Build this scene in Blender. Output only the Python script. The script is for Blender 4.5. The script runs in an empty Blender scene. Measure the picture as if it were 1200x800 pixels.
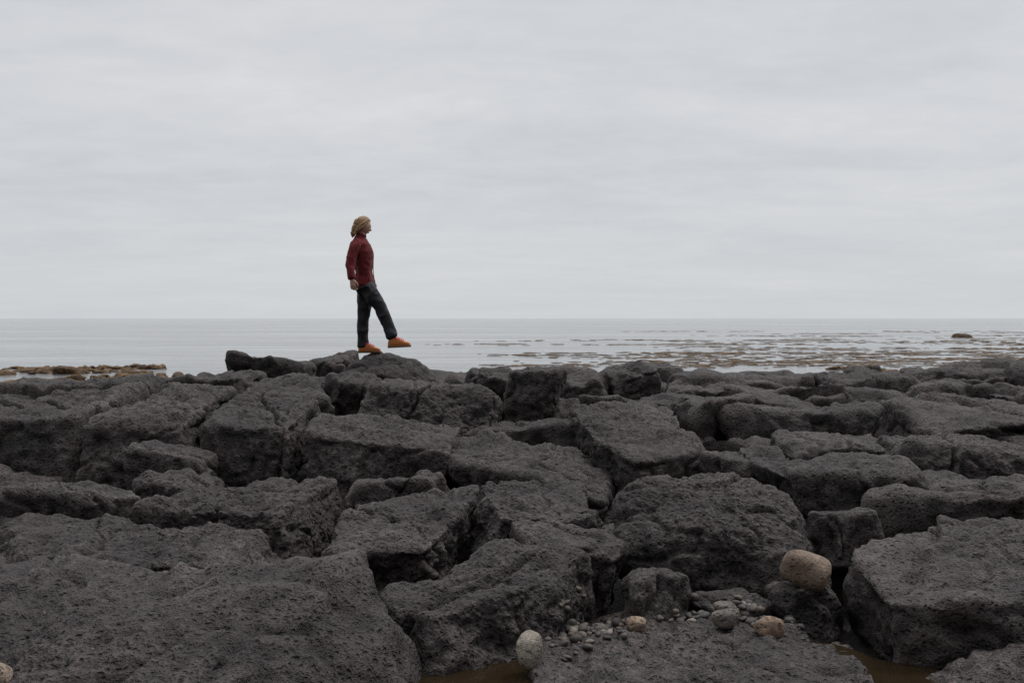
import bpy, bmesh, math, random
import numpy as np
from mathutils import Vector, Matrix
from mathutils.bvhtree import BVHTree
random.seed(7); rng=np.random.default_rng(7)
S=bpy.context.scene
COL=S.collection

# ---------------------------------------------------------------- noise
def _h(ix,iy,iz,seed):
    with np.errstate(over='ignore'):
        h=(ix.astype(np.uint32)*np.uint32(374761393)+iy.astype(np.uint32)*np.uint32(668265263)
           +iz.astype(np.uint32)*np.uint32(2147483647)+np.uint32((seed*1274126177)&0xffffffff))
        h=(h^(h>>np.uint32(13)))*np.uint32(1274126177)
        h=h^(h>>np.uint32(16)); h=h*np.uint32(2246822519); h=h^(h>>np.uint32(15))
    return h.astype(np.float64)/4294967295.0*2-1
def vnoise(P,seed=0):
    F=np.floor(P); f=P-F; I=F.astype(np.int64)+100000
    f=f*f*f*(f*(f*6-15)+10)
    x,y,z=I[:,0],I[:,1],I[:,2]; fx,fy,fz=f[:,0],f[:,1],f[:,2]
    def c(a,b,d): return _h(x+a,y+b,z+d,seed)
    x00=c(0,0,0)*(1-fx)+c(1,0,0)*fx; x10=c(0,1,0)*(1-fx)+c(1,1,0)*fx
    x01=c(0,0,1)*(1-fx)+c(1,0,1)*fx; x11=c(0,1,1)*(1-fx)+c(1,1,1)*fx
    return (x00*(1-fy)+x10*fy)*(1-fz)+(x01*(1-fy)+x11*fy)*fz
def fbm(P,freq,octs,seed=0,gain=.5):
    r=0;a=1
    for o in range(octs):
        r=r+a*vnoise(P*freq+o*17.3,seed+o); freq*=2.03;a*=gain
    return r

# ---------------------------------------------------------------- mesh helpers
def mesh_np(name,V,T,smooth=True):
    me=bpy.data.meshes.new(name)
    n=len(T); k=T.shape[1]
    me.vertices.add(len(V)); me.vertices.foreach_set('co',np.ascontiguousarray(V,dtype=np.float32).ravel())
    me.loops.add(n*k); me.loops.foreach_set('vertex_index',np.ascontiguousarray(T,dtype=np.int32).ravel())
    me.polygons.add(n); me.polygons.foreach_set('loop_start',np.arange(0,n*k,k,dtype=np.int32))
    me.polygons.foreach_set('loop_total',np.full(n,k,dtype=np.int32))
    me.update(calc_edges=True); me.validate()
    if smooth: me.polygons.foreach_set('use_smooth',np.ones(len(me.polygons),dtype=bool))
    return me
def add_obj(name,me,mat=None,loc=(0,0,0),parent=None):
    ob=bpy.data.objects.new(name,me); COL.objects.link(ob); ob.location=loc
    if mat: me.materials.clear(); me.materials.append(mat)
    if parent: ob.parent=parent
    return ob
_ico={}
def ico(n):
    if n not in _ico:
        bm=bmesh.new(); bmesh.ops.create_icosphere(bm,subdivisions=n,radius=1)
        V=np.array([v.co[:] for v in bm.verts]); V/=np.linalg.norm(V,axis=1)[:,None]
        T=np.array([[v.index for v in f.verts] for f in bm.faces]); bm.free()
        _ico[n]=(V,T)
    return _ico[n]
def rotm(rx,ry,rz):
    return np.array((Matrix.Rotation(rz,3,'Z')@Matrix.Rotation(ry,3,'Y')@Matrix.Rotation(rx,3,'X')))

# ---------------------------------------------------------------- materials
def nt(name):
    m=bpy.data.materials.new(name); m.use_nodes=True
    t=m.node_tree; b=t.nodes['Principled BSDF']; return m,t,b
def N(t,ty,**k):
    n=t.nodes.new(ty)
    for a,v in k.items():
        if a in n.inputs: n.inputs[a].default_value=v
        else: setattr(n,a,v)
    return n
def ramp(t,src,stops):
    r=t.nodes.new('ShaderNodeValToRGB'); e=r.color_ramp.elements
    while len(e)<len(stops): e.new(.5)
    for i,(p,c) in enumerate(stops):
        e[i].position=p
        if not hasattr(c,'__len__'): c=(c,c,c)
        e[i].color=(*c,1)
    t.links.new(src,r.inputs[0]); return r.outputs[0]
def math_(t,op,a,b=None,c=None):
    n=t.nodes.new('ShaderNodeMath'); n.operation=op
    for i,x in enumerate((a,b,c)):
        if x is None: continue
        if isinstance(x,(int,float)): n.inputs[i].default_value=x
        else: t.links.new(x,n.inputs[i])
    return n.outputs[0]
def mixc(t,f,a,b,bt='MIX'):
    n=t.nodes.new('ShaderNodeMix'); n.data_type='RGBA'; n.blend_type=bt
    for i,x in ((0,f),(6,a),(7,b)):
        if isinstance(x,(int,float)): n.inputs[i].default_value=x
        elif isinstance(x,tuple): n.inputs[i].default_value=(*x,1)
        else: t.links.new(x,n.inputs[i])
    return n.outputs[2]
def noise(t,vec,scale,detail=6,rough=.55,dist=0):
    n=N(t,'ShaderNodeTexNoise'); n.inputs['Scale'].default_value=scale; n.inputs['Detail'].default_value=detail
    n.inputs['Roughness'].default_value=rough; n.inputs['Distortion'].default_value=dist
    t.links.new(vec,n.inputs['Vector']); return n.outputs[0]
def voro(t,vec,scale,out='Distance'):
    n=N(t,'ShaderNodeTexVoronoi'); n.inputs['Scale'].default_value=scale
    t.links.new(vec,n.inputs['Vector']); return n.outputs[out]

def basalt(name,c1,c2,c3,pit=1.0,speck=True,dist=.03):
    m,t,b=nt(name); L=t.links
    pos=N(t,'ShaderNodeNewGeometry'); P=pos.outputs['Position']
    big=noise(t,P,1.1,3,.55); mid=noise(t,P,7,5,.65); fine=noise(t,P,50,3,.7)
    col=ramp(t,big,[(.32,c1),(.5,c2),(.68,c3)])
    f1=ramp(t,mid,[(.3,.6),(.5,1.0),(.72,1.4)])
    col=mixc(t,1.0,col,f1,'MULTIPLY')
    f2=ramp(t,fine,[(.3,.65),(.55,1.0),(.75,1.4)])
    col=mixc(t,1.0,col,f2,'MULTIPLY')
    if speck:
        rn=N(t,'ShaderNodeTexNoise'); rn.inputs['Scale'].default_value=2.3; rn.inputs['Detail'].default_value=5; rn.inputs['Roughness'].default_value=.7; L.new(P,rn.inputs['Vector'])
        ru=ramp(t,rn.outputs[0],[(.54,0.),(.72,.5)])
        col=mixc(t,ru,col,(.072,.053,.043))
        # pale salt / lichen bloom on weathered skin
        pa=ramp(t,rn.outputs[0],[(.30,.5),(.43,0.)]); pf=ramp(t,fine,[(.46,0.),(.62,1.)])
        col=mixc(t,math_(t,'MULTIPLY',pa,pf),col,(.15,.135,.12))
    pn=ramp(t,pos.outputs['Pointiness'],[(.44,.5),(.5,1.0),(.56,1.6)])  # worn edges lighter; crevice shading painted into the colour
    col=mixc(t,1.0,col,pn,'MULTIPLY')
    wob=N(t,'ShaderNodeVectorMath',operation='MULTIPLY_ADD')
    nz=N(t,'ShaderNodeTexNoise'); nz.inputs['Scale'].default_value=22; nz.inputs['Detail'].default_value=1; L.new(P,nz.inputs['Vector'])
    L.new(nz.outputs['Color'],wob.inputs[0]); wob.inputs[1].default_value=(.035,.035,.035); L.new(P,wob.inputs[2])
    W=wob.outputs[0]
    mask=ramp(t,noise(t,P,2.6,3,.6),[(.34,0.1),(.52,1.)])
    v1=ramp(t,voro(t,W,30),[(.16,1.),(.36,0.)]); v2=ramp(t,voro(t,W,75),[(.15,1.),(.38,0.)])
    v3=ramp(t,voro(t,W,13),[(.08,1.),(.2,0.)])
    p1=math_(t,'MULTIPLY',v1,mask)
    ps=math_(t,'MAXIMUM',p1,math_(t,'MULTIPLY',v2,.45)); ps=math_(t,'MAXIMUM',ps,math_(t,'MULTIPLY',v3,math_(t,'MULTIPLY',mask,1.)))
    dk=math_(t,'MULTIPLY_ADD',ps,-.6*pit,1.0)  # shade inside the pores, painted into the base colour
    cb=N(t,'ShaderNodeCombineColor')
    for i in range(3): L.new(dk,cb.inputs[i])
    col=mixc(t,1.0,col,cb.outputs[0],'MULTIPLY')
    if speck:
        vc=N(t,'ShaderNodeTexVoronoi'); vc.inputs['Scale'].default_value=26; L.new(P,vc.inputs['Vector'])
        sp=N(t,'ShaderNodeSeparateColor'); L.new(vc.outputs['Color'],sp.inputs[0])
        a=math_(t,'GREATER_THAN',sp.outputs[0],.965); d=math_(t,'LESS_THAN',vc.outputs['Distance'],.09)
        col=mixc(t,math_(t,'MULTIPLY',math_(t,'MULTIPLY',a,d),.6),col,(.36,.34,.31))
    L.new(col,b.inputs['Base Color'])
    b.inputs['Roughness'].default_value=.72; b.inputs['Specular IOR Level'].default_value=.35
    hgt=math_(t,'MULTIPLY',ps,-1.1*pit)
    hgt=math_(t,'ADD',hgt,math_(t,'MULTIPLY',fine,.8)); hgt=math_(t,'ADD',hgt,math_(t,'MULTIPLY',mid,1.6))
    bp=N(t,'ShaderNodeBump'); bp.inputs['Strength'].default_value=1; bp.inputs['Distance'].default_value=dist
    L.new(hgt,bp.inputs['Height']); L.new(bp.outputs[0],b.inputs['Normal'])
    return m
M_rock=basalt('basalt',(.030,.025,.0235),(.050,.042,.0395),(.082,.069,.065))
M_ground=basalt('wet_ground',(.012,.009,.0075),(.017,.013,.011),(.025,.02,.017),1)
M_stone=basalt('beach_stone_tan',(.13,.09,.065),(.19,.14,.105),(.27,.21,.165),.8,False,.008)
M_stone2=basalt('beach_stone_brown',(.15,.09,.06),(.20,.135,.095),(.27,.20,.145),.8,False,.008)
M_stone3=basalt('beach_stone_pale',(.10,.085,.065),(.20,.17,.14),(.34,.30,.25),.8,False,.008)
M_stone4=basalt('beach_stone_grey',(.075,.063,.055),(.11,.094,.082),(.15,.13,.115),.8,False,.008)
M_kelp=basalt('kelp',(.045,.026,.012),(.085,.048,.020),(.13,.078,.035),.4,False,.02)

# ---------------------------------------------------------------- rock generator
def hull_planes(pts):
    bm=bmesh.new()
    for p in pts: bm.verts.new(p)
    bmesh.ops.convex_hull(bm,input=bm.verts); bm.normal_update()
    c=(np.array(pts).max(0)+np.array(pts).min(0))/2; out=[]
    for f in bm.faces:
        n=np.array(f.normal); p=np.array(f.verts[0].co)-c; d=n@p
        if d<0: n=-n; d=-d
        if f.calc_area()<1e-4 or d<1e-3: continue
        if any((n@a)>.985 for a,_ in out): continue
        out.append((n,d))
    bm.free(); return c,np.array([a for a,_ in out]),np.array([b for _,b in out])
def make_rock(seed,size,sub=5,p=16,jit=.2,extra=9,cham=(.58,.80),amp=1.0,crack=0,center=(0,0,0),cells=None,step=.6,planes=None):
    r=np.random.default_rng(seed); U,T=ico(sub)
    if planes is None:
        nrm=[];dd=[]
        for ax in range(3):
            for s in (-1,1):
                n=np.zeros(3); n[ax]=s; n=n+r.normal(0,jit*(.55 if ax==2 else 1),3); n/=np.linalg.norm(n)
                nrm.append(n); dd.append(.5*r.uniform(.86,1.02))
        for i in range(extra):
            n=r.normal(size=3); n/=np.linalg.norm(n); nrm.append(n); dd.append(r.uniform(*cham))
        nrm=np.array(nrm); dd=np.array(dd); sc=np.array(size)
    else:
        nrm,dd=planes; sc=np.ones(3)
    q=p*1.5
    A=np.maximum(U@nrm.T,0)/dd
    R=(A**q).sum(1)**(-1/q)
    V=U*R[:,None]*sc
    An=A/A.max(1)[:,None]
    G=((An**(q*.35))/dd)@nrm/sc; G/=np.linalg.norm(G,axis=1)[:,None]
    s=min(size[0],size[1]); o=np.array(center)+r.uniform(-50,50,3)
    Q=V+o
    d=.055*s*fbm(Q,1.6/s,2,seed)
    d+=amp*.030*(fbm(Q,4.2,3,seed+5))
    rd=1-np.abs(fbm(Q,3.6,2,seed+9)); d+= -amp*.028*np.clip(rd-.72,0,1)/.28
    if sub>=5: d+=amp*.011*fbm(Q,16,2,seed+11)
    if sub>=7: d+=amp*.007*fbm(Q,42,2,seed+13)
    if cells is None: cells=int(2+1.8*size[0]*size[1]) if sub>=5 else 3
    if cells and amp>.5:
        cells=min(cells,10)
        C=(r.uniform(-.5,.5,(cells,3)))*np.array(size)*np.array([1,1,1.1]); off=r.uniform(-1,1,cells)
        Wp=V+.07*np.stack([fbm(Q,3,3,seed+31),fbm(Q,3,3,seed+32),fbm(Q,3,3,seed+33)],1)
        D=np.linalg.norm((Wp[:,None,:]-C[None])*np.array([1,1,.7]),axis=2)
        id1=D.argmin(1); D1=D.min(1); D[np.arange(len(V)),id1]=9; D2=D.min(1)
        e=D2-D1; j=r.uniform(0,1,cells)[id1]
        d+=step*.055*s*off[id1]*np.clip(e/.03,0,1)-step*.05*np.exp(-(e/.016)**2)*(.25+.75*(j>.5))
        tl=r.normal(0,.05,(cells,3))[id1]; d+=step*((V-C[id1])*tl).sum(1)
    for c in range(crack):
        n=r.normal(size=3)*np.array([1,1,.35]); n/=np.linalg.norm(n)
        of=r.uniform(-.22,.22)*s
        dist=V@n-of+.06*fbm(Q,2.5,3,seed+20+c)
        d-= .06*np.exp(-(dist/.017)**2)+ .018*(dist>0)
    return V+G*d[:,None],T

KEY=[]
def K(x0,x1,y0,y1,zt,zb,yaw=0,tx=0,ty=0,sub=6,**k): KEY.append((x0,x1,y0,y1,zt,zb,yaw,tx,ty,sub,k))
def KH(pts,sub=7,**k):
    a=np.array(pts); mn=a.min(0); mx=a.max(0)
    k['hull']=pts; KEY.append((mn[0],mx[0],mn[1],mx[1],mx[2],mn[2],0,0,0,sub,k))
# foreground slabs
KH([(-.70,4.76,.90),(-2.57,5.0,.66),(-3.5,5.0,.62),(-1.22,3.80,.60),(-.47,4.12,.38),(-.42,4.62,.1),(-.6,3.0,-.1),(-1.2,2.9,.33),(-3.5,2.9,-.1),(-3.5,2.9,.46),(-3.5,5.05,.0),(-.60,4.90,.1),(-2.2,3.0,.48)],p=44,cells=2,step=.25,crack=0)
KH([(-.64,5.2,.59),(0,5.62,.71),(.42,5.45,.69),(-.56,4.85,.57),(-.39,4.68,.55),(.24,5.02,.62),(-.50,4.62,.1),(.36,5.0,.1),(-.6,5.5,.1),(.45,5.8,.1),(-.3,4.62,.38)],p=26,cells=2,step=.3,crack=1)
K(.17,1.66,3.5,5.18,.50,-.1,6,0,0,7,p=12,jit=.12,cells=4,step=.4)
KH([(1.88,5.7,.71),(2.55,6.2,.75),(4.3,6.4,.78),(1.84,4.85,.56),(2.47,4.75,.60),(3.95,4.8,.60),(1.9,4.8,0),(1.95,5.75,0),(4.3,4.7,0),(4.3,6.45,0),(2.5,6.3,0)],p=13,cells=4,step=.5,crack=1)
K(1.72,2.9,3.6,4.6,.50,-.1,5,0,-3,7,p=12,cells=3)
K(.60,.97,5.2,5.55,.68,.3,15,0,0,6,p=7,cells=0)
K(.02,.62,5.62,6.05,.80,.3,-12,3,3,6,p=12,cells=0)
K(1.44,1.80,5.3,5.72,.55,.2,0,0,0,6,p=7,cells=0)
K(1.0,1.4,5.25,5.6,.50,.2,30,0,0,6,p=7,cells=0)
# centre
KH([(1.25,6.55,1.13),(1.60,6.5,1.10),(.66,6.3,.90),(1.94,6.35,.90),(.57,5.95,.70),(1.10,5.82,.84),(1.52,5.72,.76),(.66,5.78,.35),(1.62,5.6,.3),(1.99,6.1,.3),(.7,6.95,.3),(1.9,6.95,.3),(1.87,5.9,.66)],p=5.5,cells=0)
K(2.7,4.3,6.6,7.6,.90,.3,4,2,2,6,p=10)
K(2.02,3.0,6.9,7.8,.99,.35,-8,3,3,6,p=6,cells=2)
K(1.98,2.3,6.2,6.55,.80,.45,20,0,0,6,p=7,cells=0)
K(-1.22,-.29,5.9,6.95,.84,.25,-4,6,-3,7,p=16,cells=2)
K(-.25,.58,6.0,7.05,.89,.25,3,5,0,7,p=16,cells=2)
K(-2.4,-1.28,6.4,7.4,.87,.3,-10,5,4,7,p=10,crack=1,cells=3)
K(-3.05,-1.35,5.55,6.35,.76,.15,6,6,3,7,p=12,crack=1,cells=3)
K(-3.9,-2.85,5.3,6.3,.78,.2,-6,2,5,6,p=9)
K(-3.4,-2.75,6.6,7.2,.92,.4,15,4,4,6,p=8)
K(-2.7,-2.1,7.0,7.4,.90,.4,-15,2,-3,6,p=8)
K(-1.25,-.45,7.1,7.55,.87,.4,5,2,2,6,p=11)
# upper left wall of blocks
KH([(-5.3,8.3,1.10),(-3.66,8.3,1.12),(-5.4,10.4,1.22),(-3.7,10.2,1.30),(-5.3,8.15,.4),(-3.66,8.15,.4),(-5.4,10.6,.4),(-3.65,10.4,.4)],p=14,cells=3,crack=1)
KH([(-3.52,8.15,1.16),(-2.66,8.10,1.14),(-3.4,9.8,1.38),(-2.67,9.7,1.36),(-3.55,7.95,.4),(-2.64,7.95,.4),(-3.4,9.9,.4),(-2.66,9.9,.4),(-3.1,7.98,.8)],p=11,cells=2,crack=0)
KH([(-2.50,8.05,1.15),(-1.80,8.05,1.10),(-2.55,9.6,1.28),(-1.84,9.5,1.25),(-2.5,7.9,.4),(-1.76,7.9,.4),(-2.55,9.8,.4),(-1.8,9.7,.4)],p=18,cells=3,crack=1)
K(-2.88,-2.28,7.42,7.90,1.06,.40,-8,-2,4,6,p=12,cells=0)
KH([(-1.66,7.95,1.10),(-.50,7.9,.96),(-1.62,8.9,1.13),(-.46,9.0,1.04),(-1.64,7.8,.4),(-.52,7.75,.4),(-1.6,9.0,.4),(-.5,9.1,.4)],p=20,cells=2,step=.3,crack=0)
K(-.42,.78,7.7,8.9,1.03,.35,-6,3,4,7,p=15,crack=1,cells=2)
K(-1.25,-.1,9.6,11.0,1.40,.5,8,-1,5,7,p=9,crack=1,cells=3)
KH([(-2.08,12.2,1.50),(-1.9,12.5,1.63),(-1.50,12.4,1.60),(-1.0,12.3,1.42),(-.76,12.2,1.22),(-1.5,11.75,1.42),(-2.0,11.8,1.3),(-1.6,13.0,1.52),(-2.1,12.0,.9),(-.75,12.0,.9),(-.8,13,.9),(-2.1,13,.9)],sub=6,p=7,cells=0)
K(-3.62,-2.6,12.0,13.1,1.62,.8,8,0,6,6,p=7,cells=2)
K(-2.75,-2.15,13.0,13.8,1.57,.8,-12,0,8,6,p=7,cells=0)
K(-2.1,-1.45,10.7,11.5,1.42,.7,14,2,6,6,p=11,cells=2)
K(-2.75,-2.0,10.0,11.0,1.40,.7,-6,1,4,6,p=12,cells=2)
K(-3.75,-2.85,10.4,11.8,1.43,.7,4,0,-2,6,p=12)
K(-4.9,-3.95,10.7,12.0,1.36,.7,-8,2,-3,6,p=12)
K(-6.3,-5.1,10.5,12.2,1.26,.6,6,0,2,6,p=12)
K(-.08,.50,10.5,11.2,1.49,.8,-10,3,8,6,p=10,cells=0)
KH([(.53,9.6,1.18),(1.60,10.0,1.10),(.70,8.5,.97),(.97,8.05,.84),(1.62,8.35,.88),(.55,9.7,.4),(1.65,10.1,.4),(.75,8.5,.4),(1.0,8.0,.4),(1.65,8.3,.4)],p=17,cells=2,step=.4)
K(1.2,1.7,11.7,12.2,1.50,.8,20,0,-12,6,p=12,cells=0)
K(.6,1.15,11.4,12.2,1.40,.7,0,0,3,6,p=9)
K(-.6,.05,11.8,12.7,1.42,.7,5,0,3,6,p=9)
K(1.85,2.8,11.2,12.4,1.36,.7,-5,0,3,6,p=10)
# right
K(2.25,3.1,8.1,8.9,1.04,.5,6,2,3,6,p=11,crack=1,cells=2)
K(3.2,4.4,7.9,9.1,1.04,.4,-7,0,3,7,p=14,crack=1,cells=2)
K(1.7,2.2,7.7,8.4,.95,.4,10,2,3,6,p=9)
K(5.4,6.9,12.8,14.2,1.46,.7,0,0,3,6,p=9)
K(3.9,5.1,12.4,13.8,1.34,.7,9,0,-3,6,p=12)
K(2.5,3.7,9.7,10.8,1.17,.5,-8,2,1,6,p=12,crack=1)
K(4.0,5.5,9.7,11.3,1.20,.5,9,1,0,6,p=12,crack=1)

def ztop(x,y):
    z=np.interp(y,[2,4,5,6.2,7.3,9,10.6,12.3,14,18,22,27,32,40,60],[.45,.5,.55,.64,.78,.98,1.16,1.30,1.22,.98,.66,.15,-.35,-1,-3])
    if x<0 and y>13: z-= min(1,-x/6)*min(1,(y-13)/6)*.35
    if x<-3.5 and y>9: z-=.10*min(1,(-3.5-x)/2)
    return z
allV=[];allT=[];off=0
def bank(V,T):
    global off
    allV.append(V); allT.append(T+off); off+=len(V)
for i,(x0,x1,y0,y1,zt,zb,yaw,tx,ty,sub,k) in enumerate(KEY):
    k=dict(k)
    if 'hull' in k:
        c,n_,d_=hull_planes(k.pop('hull'))
        V,T=make_rock(100+i*7,(x1-x0,y1-y0,zt-zb),sub,center=c,planes=(n_,d_),**k)
    else:
        sz=((x1-x0)*1.03,(y1-y0)*1.03,(zt-zb)*1.05)
        c=np.array([(x0+x1)/2,(y0+y1)/2,(zt+zb)/2])
        V,T=make_rock(100+i*7,sz,sub,center=c,**k)
        V=V@rotm(math.radians(tx),math.radians(ty),math.radians(yaw)).T
        V[:,2]+= (zt-c[2])-V[:,2].max()
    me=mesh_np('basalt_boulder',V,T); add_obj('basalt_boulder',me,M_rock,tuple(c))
    bank(V+c,T)
# filler field
fV=[];fT=[];fo=0;cnt=0
def infoot(xx,yy,m): return any(a-m<xx<b+m and c-m<yy<d+m for a,b,c,d,*_ in KEY)
def fill(s0,sg,y,ymax,dz,smallpass=False):
    global fo,cnt
    row=0
    while y<ymax:
        s=s0+sg*y; x=-(.62*y+3.0)+ (row%2)*s*.5
        while x<.62*y+3.0:
            xx=x+random.uniform(-.28,.28)*s; yy=y+random.uniform(-.28,.28)*s
            big=random.random()<.25
            w=s*random.uniform(.85,1.3)*(1.5 if big else 1); d=s*random.uniform(.8,1.15)*(1.25 if big else 1); h=random.uniform(.5,.75)
            if smallpass: h=s*random.uniform(.5,.9)
            x+=s
            if infoot(xx,yy,-.02 if not smallpass else -.05): continue
            if smallpass and random.random()<.4: continue
            near=infoot(xx,yy,.25)
            zt=ztop(xx,yy)+max(-.17,min(.12,random.gauss(-.04,.10)))+(.06 if big else 0)-(.15 if near else 0)+dz
            if -.55<xx<1.75 and yy<5.6: zt=min(zt,.32+(.12 if yy>5.15 else 0))
            if -.55<xx<.2 and yy<4.9: continue
            if near and yy<8.5: w*=.7; d*=.7
            if zt<-.3: continue
            sub=5 if (yy<13 and not smallpass) else 4
            V,T=make_rock(5000+cnt,(w,d,h),sub,p=random.choice([4.5,7,11,15]),extra=8,center=(xx,yy,0),crack=1 if (big and sub==5) else 0,cells=0 if (smallpass or not big) else None)
            V=V@rotm(math.radians(random.gauss(1,9)),math.radians(random.gauss(1,10)),random.uniform(-.7,.7)).T
            V[:,2]+=zt-V[:,2].max(); V+=np.array([xx,yy,0])
            fV.append(V);fT.append(T+fo);fo+=len(V);cnt+=1
        y+=s*.85;row+=1
fill(.50,.028,3.0,27,0)
fill(.27,.012,3.4,15,-.2,True)
FV=np.concatenate(fV);FT=np.concatenate(fT)
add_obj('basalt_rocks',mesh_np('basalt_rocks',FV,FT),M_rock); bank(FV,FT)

# ground sheet
gx=np.unique(np.concatenate([np.linspace(-400,-20,20),np.linspace(-20,20,161),np.linspace(20,400,20)]))
gy=np.unique(np.concatenate([np.linspace(-400,-4,20),np.linspace(-4,34,153),np.linspace(34,120,12)]))
X,Y=np.meshgrid(gx,gy); Pn=np.stack([X.ravel(),Y.ravel(),0*X.ravel()],1)
Z=np.array([ztop(a,b) for a,b in Pn[:,:2]])-.5+.06*fbm(Pn,1.3,3,3)
Z=np.where(Pn[:,1]<5.1,np.minimum(Z,.22+.05*fbm(Pn,2,2,5)),Z)
patch=np.exp(-(((Pn[:,0]-1.1)/.9)**2+((Pn[:,1]-5.45)/.32)**2)**2); Z=Z*(1-patch)+.42*patch
Pn[:,2]=Z
w=len(gx);h=len(gy); ii=np.arange(w*h).reshape(h,w)
Q=np.stack([ii[:-1,:-1].ravel(),ii[:-1,1:].ravel(),ii[1:,1:].ravel(),ii[1:,:-1].ravel()],1)
add_obj('ground',mesh_np('ground',Pn,Q),M_ground)
bank(Pn,np.concatenate([Q[:,[0,1,2]],Q[:,[0,2,3]]]))
BV=BVHTree.FromPolygons(np.concatenate(allV).tolist(),np.concatenate(allT).tolist())
def drop(x,y,z=5):
    h=BV.ray_cast(Vector((x,y,z)),Vector((0,0,-1))); return h[0].z if h[0] else 0

# stones
def stone(x,y,sx,sy,sz,mat,seed,yaw=0,sink=.12,tilt=.1):
    V,T=make_rock(seed,(sx,sy,sz),5,p=1.7,jit=.16,extra=4,amp=.16)
    V=V@rotm(.1,tilt,yaw).T; z=drop(x,y)
    add_obj('beach_stone',mesh_np('beach_stone',V,T),mat,(x,y,z+sz*(.5-sink)))
stone(1.60,5.42,.29,.23,.23,M_stone,1,-.3,.1,.35)
stone(1.28,4.93,.18,.13,.12,M_stone2,2,.2)
stone(1.07,5.0,.15,.11,.12,M_stone4,3,.8)
stone(.09,4.60,.19,.13,.15,M_stone3,4,.9,.1,-.5)
stone(.63,4.99,.12,.1,.1,M_stone2,5)
stone(-1.97,3.74,.17,.13,.12,M_stone,6)
stone(1.12,5.2,.13,.11,.08,M_stone4,8,.3)
stone(1.75,5.22,.12,.12,.1,M_stone4,9,.3)
stone(.45,5.05,.10,.08,.07,M_stone4,10,.3)
# gravel
gV=[];gT=[];go=0
for i in range(300):
    c=random.choice([(.42,5.15,.28,.2),(.3,4.95,.15,.25),(1.35,5.25,.4,.12),(1.1,5.2,.3,.12),(.55,5.1,.2,.1)])
    x=random.gauss(c[0],c[2]*.6);yy=random.gauss(c[1],c[3]*.6); s=random.uniform(.008,.034)
    z=drop(x,yy)
    if z>.56 and yy<5.6: continue
    U,T=ico(3); V=U*np.array([s,s*random.uniform(.6,1),s*random.uniform(.4,.8)])*(1+.12*vnoise(U*1.5+i,i))[:,None]
    V=V@rotm(random.uniform(-.4,.4),random.uniform(-.4,.4),random.uniform(0,6)).T+np.array([x,yy,z+s*.3])
    gV.append(V);gT.append(T+go);go+=len(V)
m,t,b=nt('gravel'); g=N(t,'ShaderNodeNewGeometry')
L_=ramp(t,g.outputs['Random Per Island'],[(0,(.03,.026,.024)),(.6,(.06,.05,.043)),(.85,(.11,.085,.065)),(1,(.2,.165,.14))])
t.links.new(mixc(t,1.0,L_,ramp(t,noise(t,g.outputs['Position'],60,4),[(.3,.7),(.7,1.2)]),'MULTIPLY'),b.inputs['Base Color']); b.inputs['Roughness'].default_value=.7
if gV: add_obj('gravel',mesh_np('gravel',np.concatenate(gV),np.concatenate(gT)),m)

# ---------------------------------------------------------------- water
def water(name,base,rough,scale,dist,strength=1):
    m,t,b=nt(name); L=t.links; g=N(t,'ShaderNodeNewGeometry')
    mp=N(t,'ShaderNodeMapping'); mp.inputs['Scale'].default_value=(.35,1,1); L.new(g.outputs['Position'],mp.inputs['Vector'])
    a=noise(t,mp.outputs[0],.55*scale,4,.6,.3); c=noise(t,mp.outputs[0],3.2*scale,3,.6)
    gust=ramp(t,noise(t,mp.outputs[0],.045*scale,5,.65),[(.40,.12),(.60,1.)])
    hh=math_(t,'MULTIPLY',math_(t,'ADD',a,math_(t,'MULTIPLY',c,.35)),gust)
    bp=N(t,'ShaderNodeBump'); bp.inputs['Distance'].default_value=dist; bp.inputs['Strength'].default_value=strength
    L.new(hh,bp.inputs['Height']); L.new(bp.outputs[0],b.inputs['Normal'])
    b.inputs['Base Color'].default_value=(*base,1); b.inputs['Roughness'].default_value=rough; b.inputs['IOR'].default_value=1.33
    return m,t,b
M_sea,t,b=water('sea_water',(.16,.165,.17),.1,1,.30)
sx=[-30000,-3000,-300,-60,0,60,300,3000,30000]; sy=[16,40,100,300,1000,5000,40000]
V=np.array([(a,c,0) for c in sy for a in sx],float); w=len(sx);ii=np.arange(len(V)).reshape(len(sy),w)
Q=np.stack([ii[:-1,:-1].ravel(),ii[:-1,1:].ravel(),ii[1:,1:].ravel(),ii[1:,:-1].ravel()],1)
add_obj('sea',mesh_np('sea',V,Q,False),M_sea)
M_pool,t,b=water('tide_pool_water',(.022,.015,.008),.04,3,.01)
b.inputs['Specular IOR Level'].default_value=.25
def pool(x,y,z,rx,ry):
    bm=bmesh.new(); bmesh.ops.create_circle(bm,cap_ends=True,segments=40,radius=1)
    for v in bm.verts:
        a=math.atan2(v.co.y,v.co.x); k=1+.12*math.sin(3*a+x)+.08*math.sin(5*a); v.co.x*=rx*k; v.co.y*=ry*k
    me=bpy.data.meshes.new('tide_pool'); bm.to_mesh(me); bm.free(); add_obj('tide_pool',me,M_pool,(x,y,z))
pool(-.1,4.3,.345,.7,.55); pool(1.65,4.5,.31,.4,.6)

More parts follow.
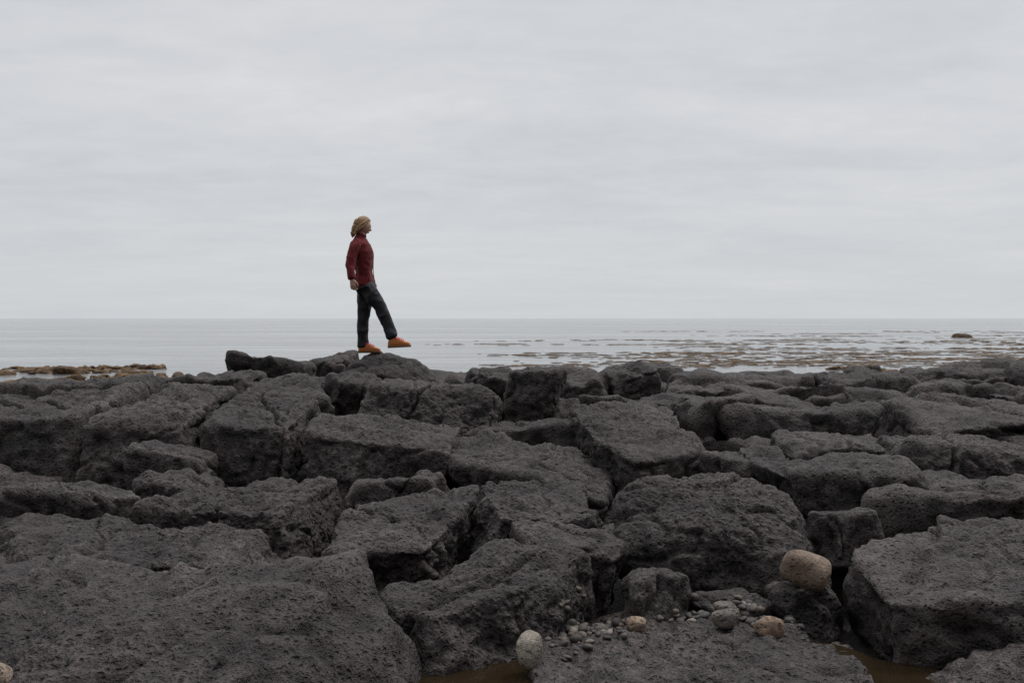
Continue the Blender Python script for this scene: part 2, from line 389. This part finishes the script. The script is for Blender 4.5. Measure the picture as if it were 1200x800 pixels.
# floating seaweed
kV=[];kT=[];ko=0
def blob(x,y,a,bb,hh,seed):
    global ko
    U,T=ico(3); n=1+.55*vnoise(U*2.2+seed*.37,seed)
    V=U*np.array([a,bb,hh])*n[:,None]+np.array([x,y,0]); kV.append(V);kT.append(T+ko);ko+=len(V)
for i in range(120):
    d=2*1167/random.uniform(14,58); px=random.triangular(60,820,660)
    if random.random()<.15: px=random.uniform(-60,400)
    cx=px/1167*d; L=random.uniform(.5,2.6)*(d/60)**.5
    for j in range(int(random.uniform(8,50))):
        s=random.uniform(.05,.22)*(d/60)**.5
        blob(cx+random.gauss(0,L*1.5),d+random.gauss(0,L*.6),s*1.8,s,.010+s*.08,i*40+j)
for cx,cy,w_,n in ((-18,38,1.6,40),(-15.3,39.5,1.0,26),(-20,35,1.5,20),(-13.5,36,.8,12),(-12.5,33,1.5,30),(14.3,37,.9,14),(13.2,39,.5,8),(18.5,37,1,16)):
    for j in range(n): blob(cx+random.gauss(0,w_*.7),cy+random.gauss(0,w_*.5),random.uniform(.1,.35),random.uniform(.1,.3),random.uniform(.04,.15),9000+int(cx*10)+j)
add_obj('floating_seaweed',mesh_np('floating_seaweed',np.concatenate(kV),np.concatenate(kT)),M_kelp)
def krock(x,y,w_,h_,seed,mat=M_kelp):
    V,T=make_rock(seed,(w_,w_*.7,h_*2),5,p=4,center=(x,y,0)); add_obj('kelp_covered_rock',mesh_np('kelp_covered_rock',V,T),mat,(x,y,0))
krock(48,106,1.6,.35,61); krock(-8.0,21,.9,.75,62); krock(-10.5,25,1.6,.4,63);krock(-13,27,2.4,.35,64);krock(11.5,33,1.1,.45,65,M_rock);krock(18.5,33,2.6,.4,66,M_rock)
krock(36,68,1.6,.16,68);krock(24,46,1.2,.2,69);krock(21,42,1.6,.25,70);krock(12.6,35,.8,.35,71,M_rock)
krock(-16,36,1.2,.3,72);krock(-17.6,37,1.3,.25,73);krock(17,36,1.6,.3,74);krock(15.5,34,1.0,.3,75)

# ---------------------------------------------------------------- woman
def simple(name,c,rough=.8,nscale=60,var=.25,bump=.002,sheen=0):
    m,t,b=nt(name); tc=N(t,'ShaderNodeTexCoord'); n=noise(t,tc.outputs['Object'],nscale,5,.6)
    cc=ramp(t,n,[(.3,tuple(v*(1-var) for v in c)),(.7,tuple(min(1,v*(1+var)) for v in c))])
    t.links.new(cc,b.inputs['Base Color']); b.inputs['Roughness'].default_value=rough
    bp=N(t,'ShaderNodeBump'); bp.inputs['Distance'].default_value=bump; t.links.new(n,bp.inputs['Height']); t.links.new(bp.outputs[0],b.inputs['Normal'])
    b.inputs['Sheen Weight'].default_value=sheen
    return m
M_fleece=simple('red_fleece',(.125,.008,.009),.95,70,.35,.005,.05); M_trs=simple('black_trousers',(.009,.010,.013),.7,25,.2,.003)
M_skin=simple('skin',(.50,.29,.21),.5,30,.06,.0005); M_hair=simple('hair',(.27,.155,.07),.55,90,.4,.004)
M_boot=simple('orange_boot',(.50,.16,.04),.65,50,.2,.001); M_sole=simple('boot_sole',(.14,.07,.03),.8,40,.2,.001)
M_lace=simple('red_lace',(.5,.02,.04),.7,50,.1,.001); M_shirt=simple('shirt',(.5,.42,.35),.8,50,.1,.001)
M_eye=simple('eye',(.6,.58,.55),.2,10,.02,.0001); M_dark=simple('dark_detail',(.02,.015,.015),.5,10,.1,.0001)
def tube(pts,rad,side=(0,1,0),n=28,sub=7,cap=True):
    pts=[Vector(p) for p in pts]; rad=[(r,r) if not hasattr(r,'__len__') else r for r in rad]
    P=[];R=[]
    def cr(a,b,c,d,t): return .5*((2*b)+(c-a)*t+(2*a-5*b+4*c-d)*t*t+(3*b-a-3*c+d)*t**3)
    k=len(pts)
    for i in range(k-1):
        g=lambda j:max(0,min(k-1,j))
        for s in range(sub):
            t=s/sub; P.append(cr(pts[g(i-1)],pts[i],pts[i+1],pts[g(i+2)],t)); R.append([rad[i][q]*(1-t)+rad[i+1][q]*t for q in (0,1)])
    P.append(pts[-1]);R.append(list(rad[-1]))
    tang=[(P[min(i+1,len(P)-1)]-P[max(i-1,0)]).normalized() for i in range(len(P))]
    rings=[]
    def ring(p,t,ra,rb):
        a=Vector(side); a=(a-t*a.dot(t)).normalized(); b_=t.cross(a)
        return [p+a*ra*math.cos(2*math.pi*j/n)+b_*rb*math.sin(2*math.pi*j/n) for j in range(n)]
    if cap:
        for q in (80,55,28):
            c,s=math.cos(math.radians(q)),math.sin(math.radians(q)); m_=min(R[0]); rings.append(ring(P[0]-tang[0]*m_*s*.6,tang[0],R[0][0]*c,R[0][1]*c))
    for p,t,r in zip(P,tang,R): rings.append(ring(p,t,*r))
    if cap:
        for q in (28,55,80):
            c,s=math.cos(math.radians(q)),math.sin(math.radians(q)); m_=min(R[-1]); rings.append(ring(P[-1]+tang[-1]*m_*s*.6,tang[-1],R[-1][0]*c,R[-1][1]*c))
    V=[v[:] for r in rings for v in r]; F=[]
    for i in range(len(rings)-1):
        for j in range(n): F.append([i*n+j,i*n+(j+1)%n,(i+1)*n+(j+1)%n,(i+1)*n+j])
    F.append(list(range(n))[::-1]); F.append([(len(rings)-1)*n+j for j in range(n)])
    return V,F
def join(parts):
    V=[];F=[];o=0
    for v,f in parts:
        V+=[tuple(x) for x in v]; F+=[[i+o for i in q] for q in f]; o+=len(v)
    return V,F
woman=bpy.data.objects.new('woman',None); COL.objects.link(woman)
wx,wy=-1.83,12.4
woman.location=(wx,wy,max(drop(wx+a,wy+.066) for a in (-.08,0,.08))-.006); woman.scale=(1.015,)*3
def part(name,parts,mat,voxel=None,smooth=3,wr=0,wf=10,ws=(1,1,1)):
    V,F=join(parts); me=bpy.data.meshes.new(name); me.from_pydata(V,[],F); me.update()
    if voxel:
        ob=bpy.data.objects.new('tmp',me); COL.objects.link(ob)
        r=ob.modifiers.new('r','REMESH'); r.mode='VOXEL'; r.voxel_size=voxel
        if smooth: s=ob.modifiers.new('s','SMOOTH'); s.iterations=smooth; s.factor=.5
        dg=bpy.context.evaluated_depsgraph_get(); me2=bpy.data.meshes.new_from_object(ob.evaluated_get(dg)); bpy.data.objects.remove(ob); me=me2; me.name=name
        if wr:
            n=len(me.vertices); co=np.empty(n*3,np.float32); me.vertices.foreach_get('co',co); co=co.reshape(-1,3).astype(float)
            no=np.empty(n*3,np.float32); me.vertex_normals.foreach_get('vector',no); no=no.reshape(-1,3)
            d=wr*(1-2*np.abs(fbm(co*np.array(ws),wf,2,77))); co+=no*d[:,None]; me.vertices.foreach_set('co',co.astype(np.float32).ravel()); me.update()
    me.polygons.foreach_set('use_smooth',np.ones(len(me.polygons),dtype=bool))
    return add_obj(name,me,mat,parent=woman)
torso=tube([(.0,0,.83),(-.002,0,.90),(-.012,0,1.0),(-.018,0,1.12),(-.025,0,1.23),(-.05,0,1.32),(-.062,0,1.375),(-.055,0,1.425)],
           [(.162,.118),(.152,.118),(.140,.108),(.148,.113),(.158,.122),(.150,.103),(.105,.08),(.062,.062)])
armR=tube([(-.070,-.10,1.335),(-.090,-.150,1.31),(-.120,-.195,1.20),(-.140,-.225,1.09),(-.135,-.255,1.0),(-.115,-.28,.915)],[.062,.062,.056,.052,.049,.043],side=(1,0,0))
armL=tube([(-.05,.10,1.335),(-.055,.155,1.31),(-.06,.215,1.20),(-.05,.255,1.09),(-.02,.30,1.0),(.01,.34,.92)],[.062,.062,.056,.052,.049,.043],side=(1,0,0))
collar=tube([(-.060,0,1.385),(-.050,0,1.445)],[(.070,.068),(.062,.062)])
part('fleece_jacket',[torso,armR,armL,collar],M_fleece,.008,3,.010,9,(1,1,.8))
part('zipper',[tube([(.120,.012,.86),(.102,.012,1.0),(.102,.012,1.12),(.102,.012,1.23),(.06,.012,1.32),(.02,.01,1.40)],[.004]*6,n=8)],M_dark)
part('pocket_zip',[tube([(.07,-.135,.90),(.04,-.142,1.0)],[.004]*2,n=8)],M_dark)
part('shirt_collar',[tube([(-.046,0,1.42),(-.036,0,1.458)],[(.055,.054),(.050,.050)])],M_shirt)
pel=tube([(0,0,.78),(0,0,.86),(-.005,0,.93)],[(.14,.11),(.15,.11),(.135,.10)])
legS=tube([(0,.07,.84),(-.008,.072,.70),(-.020,.07,.56),(-.028,.068,.45),(-.040,.066,.30),(-.042,.066,.18),(-.037,.066,.09)],[(.085,.1),(.084,.093),(.070,.078),(.062,.067),(.060,.064),(.058,.064),(.062,.072)])
legF=tube([(.02,-.072,.83),(.09,-.076,.72),(.165,-.078,.605),(.218,-.078,.505),(.265,-.077,.405),(.307,-.076,.30),(.340,-.075,.215)],[(.088,.1),(.086,.093),(.073,.081),(.065,.070),(.061,.065),(.056,.062),(.060,.068)])
part('trousers',[pel,legS,legF],M_trs,.008,3,.012,8,(1,1,.7))
def boot(name,o,pitch):
    st=[(-.088,.024,.06),(-.080,.033,.085),(-.05,.038,.11),(-.01,.038,.120),(.03,.040,.112),(.07,.044,.092),(.11,.046,.074),(.142,.042,.064),(.162,.030,.054),(.172,.014,.040)]
    def loft(w,zb,zt,n=20):
        V=[];F=[]
        for x,ww,hh in st:
            hh=zt if zt else hh
            for j in range(n):
                a=2*math.pi*j/n; c,s=math.cos(a),math.sin(a)
                c=math.copysign(abs(c)**.7,c); s=math.copysign(abs(s)**.7,s)
                V.append(((x*w[1],(ww+w[0])*c,(zb+hh)/2+(hh-zb)/2*s)))
        k=len(st)
        for i in range(k-1):
            for j in range(n): F.append([i*n+j,i*n+(j+1)%n,(i+1)*n+(j+1)%n,(i+1)*n+j])
        F.append(list(range(n))[::-1]);F.append([(k-1)*n+j for j in range(n)])
        return V,F
    M=Matrix.Translation(o)@Matrix.Rotation(pitch,4,'Y')@Matrix.Scale(1.05,4)
    def tr(p): return [tuple(M@Vector(v)) for v in p[0]],p[1]
    up=tr(loft((0,1),.012,None)); co=tr(tube([(-.037,0,.07),(-.037,0,.125)],[(.036,.042),(.036,.040)]))
    part(name+'_upper',[up,co],M_boot,.005,2)
    part(name+'_sole',[tr(loft((.006,1.03),.0,.028))],M_sole,None)
    lc=[tr(tube([(x,-.036,z-.024),(x+.003,-.018,z-.003),(x+.003,.018,z-.003),(x,.036,z-.024)],[.005]*4,n=8)) for x,z in ((.01,.125),(.03,.12),(.05,.110),(.07,.10),(.09,.09))]
    part(name+'_laces',lc,M_lace)
boot('standing_boot',(0,.066,0),0); boot('lifted_boot',(.385,-.075,.070),math.radians(-3))
HM=Matrix.Translation((-.022,0,1.557))@Matrix.Rotation(math.radians(24),4,'Z')@Matrix.Rotation(math.radians(12),4,'Y')@Matrix.Scale(1.04,4)
U,T=ico(6); H=U*np.array([.092,.072,.108])
z=H[:,2]; lo=np.clip(-z/.108,0,1)
H[:,1]*=1-.36*lo**1.6; back=H[:,0]<0
H[:,0]=np.where(back,H[:,0]*(1-.45*lo**1.3),H[:,0]*(1-.08*lo)); H[:,0]=np.where(back&(z>0),H[:,0]*1.08,H[:,0])
fr=np.clip(U[:,0],0,1)
def gs(y0,z0,sy,sz): return np.exp(-((H[:,1]-y0)/sy)**2-((z-z0)/sz)**2)*(fr>.05)
dx=.022*gs(0,-.03,.011,.014)+.011*gs(0,-.012,.010,.022)+.005*gs(0,.018,.05,.012)-.011*gs(.03,.0,.016,.012)-.011*gs(-.03,.0,.016,.012)+.006*gs(0,-.056,.02,.006)+.006*gs(0,-.066,.018,.006)-.003*gs(0,-.061,.018,.002)+.010*gs(0,-.092,.02,.016)
H[:,0]+=dx
def tm(A): return [tuple(HM@Vector(a)) for a in A]
ears=[]
for s in (-1,1):
    e=tube([(-.012,s*.068,-.028),(-.008,s*.078,-.01),(-.016,s*.080,.014),(-.024,s*.076,.018)],[(.006,.008),(.006,.013),(.006,.013),(.004,.006)])
    ears.append((tm(e[0]),e[1]))
neck=tube([(-.062,0,1.35),(-.055,0,1.43),(-.040,0,1.50)],[(.053,.055),(.048,.049),(.046,.049)])
part('head',[(tm(H),T.tolist()),neck]+ears,M_skin,.003,1)
M_lips=simple('lips',(.42,.16,.13),.5)
for s in (-1,1):
    EU,ET=ico(3); part('eye',[(tm(EU*.0115+np.array([.072,s*.029,.0])),ET.tolist())],M_eye); part('iris',[(tm(EU*.0055+np.array([.0805,s*.0295,.0])),ET.tolist())],M_dark)
    e=tube([(.082,s*.015,.017),(.079,s*.03,.021),(.068,s*.045,.016)],[.0028]*3,n=8); part('eyebrow',[(tm(e[0]),e[1])],M_hair)
e=tube([(.078,-.018,-.061),(.087,0,-.060),(.078,.018,-.061)],[(.004,.005)]*3,n=8); part('lips',[(tm(e[0]),e[1])],M_lips)
xr=.062-H[:,0]
hl=np.where(xr<.030,.064-.3*xr,.055-1.7*(xr-.030)); hl=np.maximum(hl,-.085)
face=np.clip((hl-H[:,2])/.008,-1,1)
ang=np.arctan2(H[:,2]+.05,-(H[:,0]+.12))
strand=.0028*np.sin(ang*70+7*vnoise(H*22,4))+.004*vnoise(H*24,9)
vol=.007+.010*np.clip(-H[:,0]/.06,0,1)*np.clip(1-np.abs(H[:,2]+.01)/.09,0,1)
Hh=H*(1+(np.where(face>0,-.007,vol*np.clip(-face,0,1)+strand)/.09)[:,None])
def lock(p,r):
    q=tube(p,r,n=12); A=np.array(q[0]); A=A+.004*np.stack([vnoise(A*40,1),vnoise(A*40,2),vnoise(A*40,3)],1); return tm(A),q[1]
HL=[(tm(Hh),T.tolist())]
HL.append(lock([(-.03,0,.0),(-.070,0,-.03),(-.090,0,-.065),(-.088,0,-.095)],[.055,.05,.038,.024]))
for s in (-1,1):
    HL.append(lock([(.030,s*.062,.045),(.000,s*.076,.01),(-.03,s*.076,-.03),(-.06,s*.052,-.07),(-.08,s*.03,-.095)],[.008,.013,.019,.022,.018]))
    HL.append(lock([(.010,s*.070,.06),(-.025,s*.078,.02),(-.055,s*.062,-.03),(-.075,s*.035,-.075)],[.008,.015,.022,.020]))
    HL.append(lock([(-.06,s*.03,-.08),(-.085,s*.03,-.115),(-.080,s*.025,-.145)],[.022,.020,.006]))
HL.append(lock([(-.09,0,-.08),(-.105,.004,-.11),(-.098,.006,-.14),(-.09,.004,-.16)],[.024,.022,.015,.004]))
part('hair',HL,M_hair)
def hand(name,w0,d,w,n):
    w0,d,w,n=[Vector(v) for v in (w0,d,w,n)]; d.normalize(); w=(w-d*w.dot(d)).normalized(); n=n-d*n.dot(d)-w*n.dot(w); n.normalize()
    P=[tube([w0-d*.04,w0,w0+d*.04,w0+d*.082],[(.026,.02),(.026,.018),(.036,.016),(.036,.012)],side=w)]
    for i,(o,l) in enumerate(zip((.0285,.0095,-.0095,-.0285),(.070,.078,.073,.058))):
        p=w0+d*(.078-abs(i-1.3)*.003)+w*o; a=math.radians(12); pts=[p]; sp=w*(o*2.2)
        for seg,inc in zip((.42,.32,.26),(30,52,38)):
            dirv=(d*math.cos(a)+n*math.sin(a)+sp).normalized(); p=p+dirv*l*seg; pts.append(p); a+=math.radians(inc)
        P.append(tube(pts,[.0092,.0085,.0078,.0066],side=w,n=14,sub=4))
    b0=w0+d*.025+w*.026
    P.append(tube([b0,b0+d*.026+w*.022+n*.006,b0+d*.05+w*.028+n*.016,b0+d*.07+w*.024+n*.026],[.013,.011,.0095,.0075],side=n,n=14,sub=4))
    part(name,P,M_skin,.003,1)
hand('right_hand',(-.112,-.286,.895),(.15,-.08,-1),(1,-.4,0),(.4,1,0))
hand('left_hand',(.013,.347,.90),(.3,.25,-1),(1,.2,0),(0,-1,0))

# ---------------------------------------------------------------- sky, sun, camera
W=bpy.data.worlds.new('World'); S.world=W; W.use_nodes=True; t=W.node_tree; L=t.links; bg=t.nodes['Background']
el,az=math.radians(58),math.radians(50)
sky=N(t,'ShaderNodeTexSky'); sky.sky_type='NISHITA'; sky.sun_disc=False; sky.sun_elevation=el; sky.sun_rotation=az
tc=N(t,'ShaderNodeTexCoord'); sep=N(t,'ShaderNodeSeparateXYZ'); L.new(tc.outputs['Generated'],sep.inputs[0])
zz=math_(t,'ADD',math_(t,'MAXIMUM',sep.outputs[2],0),.12)
cmb=N(t,'ShaderNodeCombineXYZ'); L.new(math_(t,'DIVIDE',sep.outputs[0],zz),cmb.inputs[0]); L.new(math_(t,'DIVIDE',sep.outputs[1],zz),cmb.inputs[1])
mp=N(t,'ShaderNodeMapping'); mp.inputs['Rotation'].default_value=(0,0,.35); mp.inputs['Scale'].default_value=(.55,1,1); L.new(cmb.outputs[0],mp.inputs[0])
n1=noise(t,mp.outputs[0],1.3,7,.6,.4); n2=noise(t,mp.outputs[0],.45,3,.5); n3=noise(t,cmb.outputs[0],5.0,4,.6,.3)
cl=math_(t,'ADD',math_(t,'MULTIPLY',n1,.45),math_(t,'MULTIPLY',n2,.4)); cl=math_(t,'ADD',cl,math_(t,'MULTIPLY',n3,.15))
cloud=ramp(t,cl,[(.37,(.57,.595,.63)),(.5,(.645,.66,.685)),(.63,(.735,.738,.745))])
hz=ramp(t,sep.outputs[2],[(0.,1.),(.14,0.)])
cloud=mixc(t,math_(t,'MULTIPLY',hz,.7),cloud,(.60,.63,.66))
zen=ramp(t,sep.outputs[2],[(.36,0.),(1.,1.)]); zs=math_(t,'MULTIPLY_ADD',zen,20.0,10.0)
lf=ramp(t,math_(t,'MULTIPLY_ADD',sep.outputs[1],.5,.5),[(.1,.32),(.65,1.)]); zs=math_(t,'MULTIPLY',zs,lf)
c10=N(t,'ShaderNodeVectorMath',operation='SCALE'); L.new(zs,c10.inputs['Scale']); L.new(cloud,c10.inputs[0])
L.new(mixc(t,.96,sky.outputs[0],c10.outputs[0]),bg.inputs[0]); bg.inputs[1].default_value=.1
sl=bpy.data.lights.new('sun','SUN'); sl.energy=1.4; sl.angle=math.radians(12); sl.color=(1,.96,.91)
so=bpy.data.objects.new('sun',sl); COL.objects.link(so)
dv=Vector((math.sin(az)*math.cos(el),math.cos(az)*math.cos(el),math.sin(el))); so.rotation_euler=dv.to_track_quat('Z','Y').to_euler(); so.location=(0,0,20)
cd=bpy.data.cameras.new('camera'); co=bpy.data.objects.new('camera',cd); COL.objects.link(co); cd.lens=35; cd.sensor_width=36
co.location=(0,0,2.0); co.rotation_euler=(math.radians(90-1.325),0,0); cd.clip_end=60000; cd.clip_start=.05; S.camera=co
S.view_settings.view_transform='Standard'; S.view_settings.look='None'; S.view_settings.exposure=0
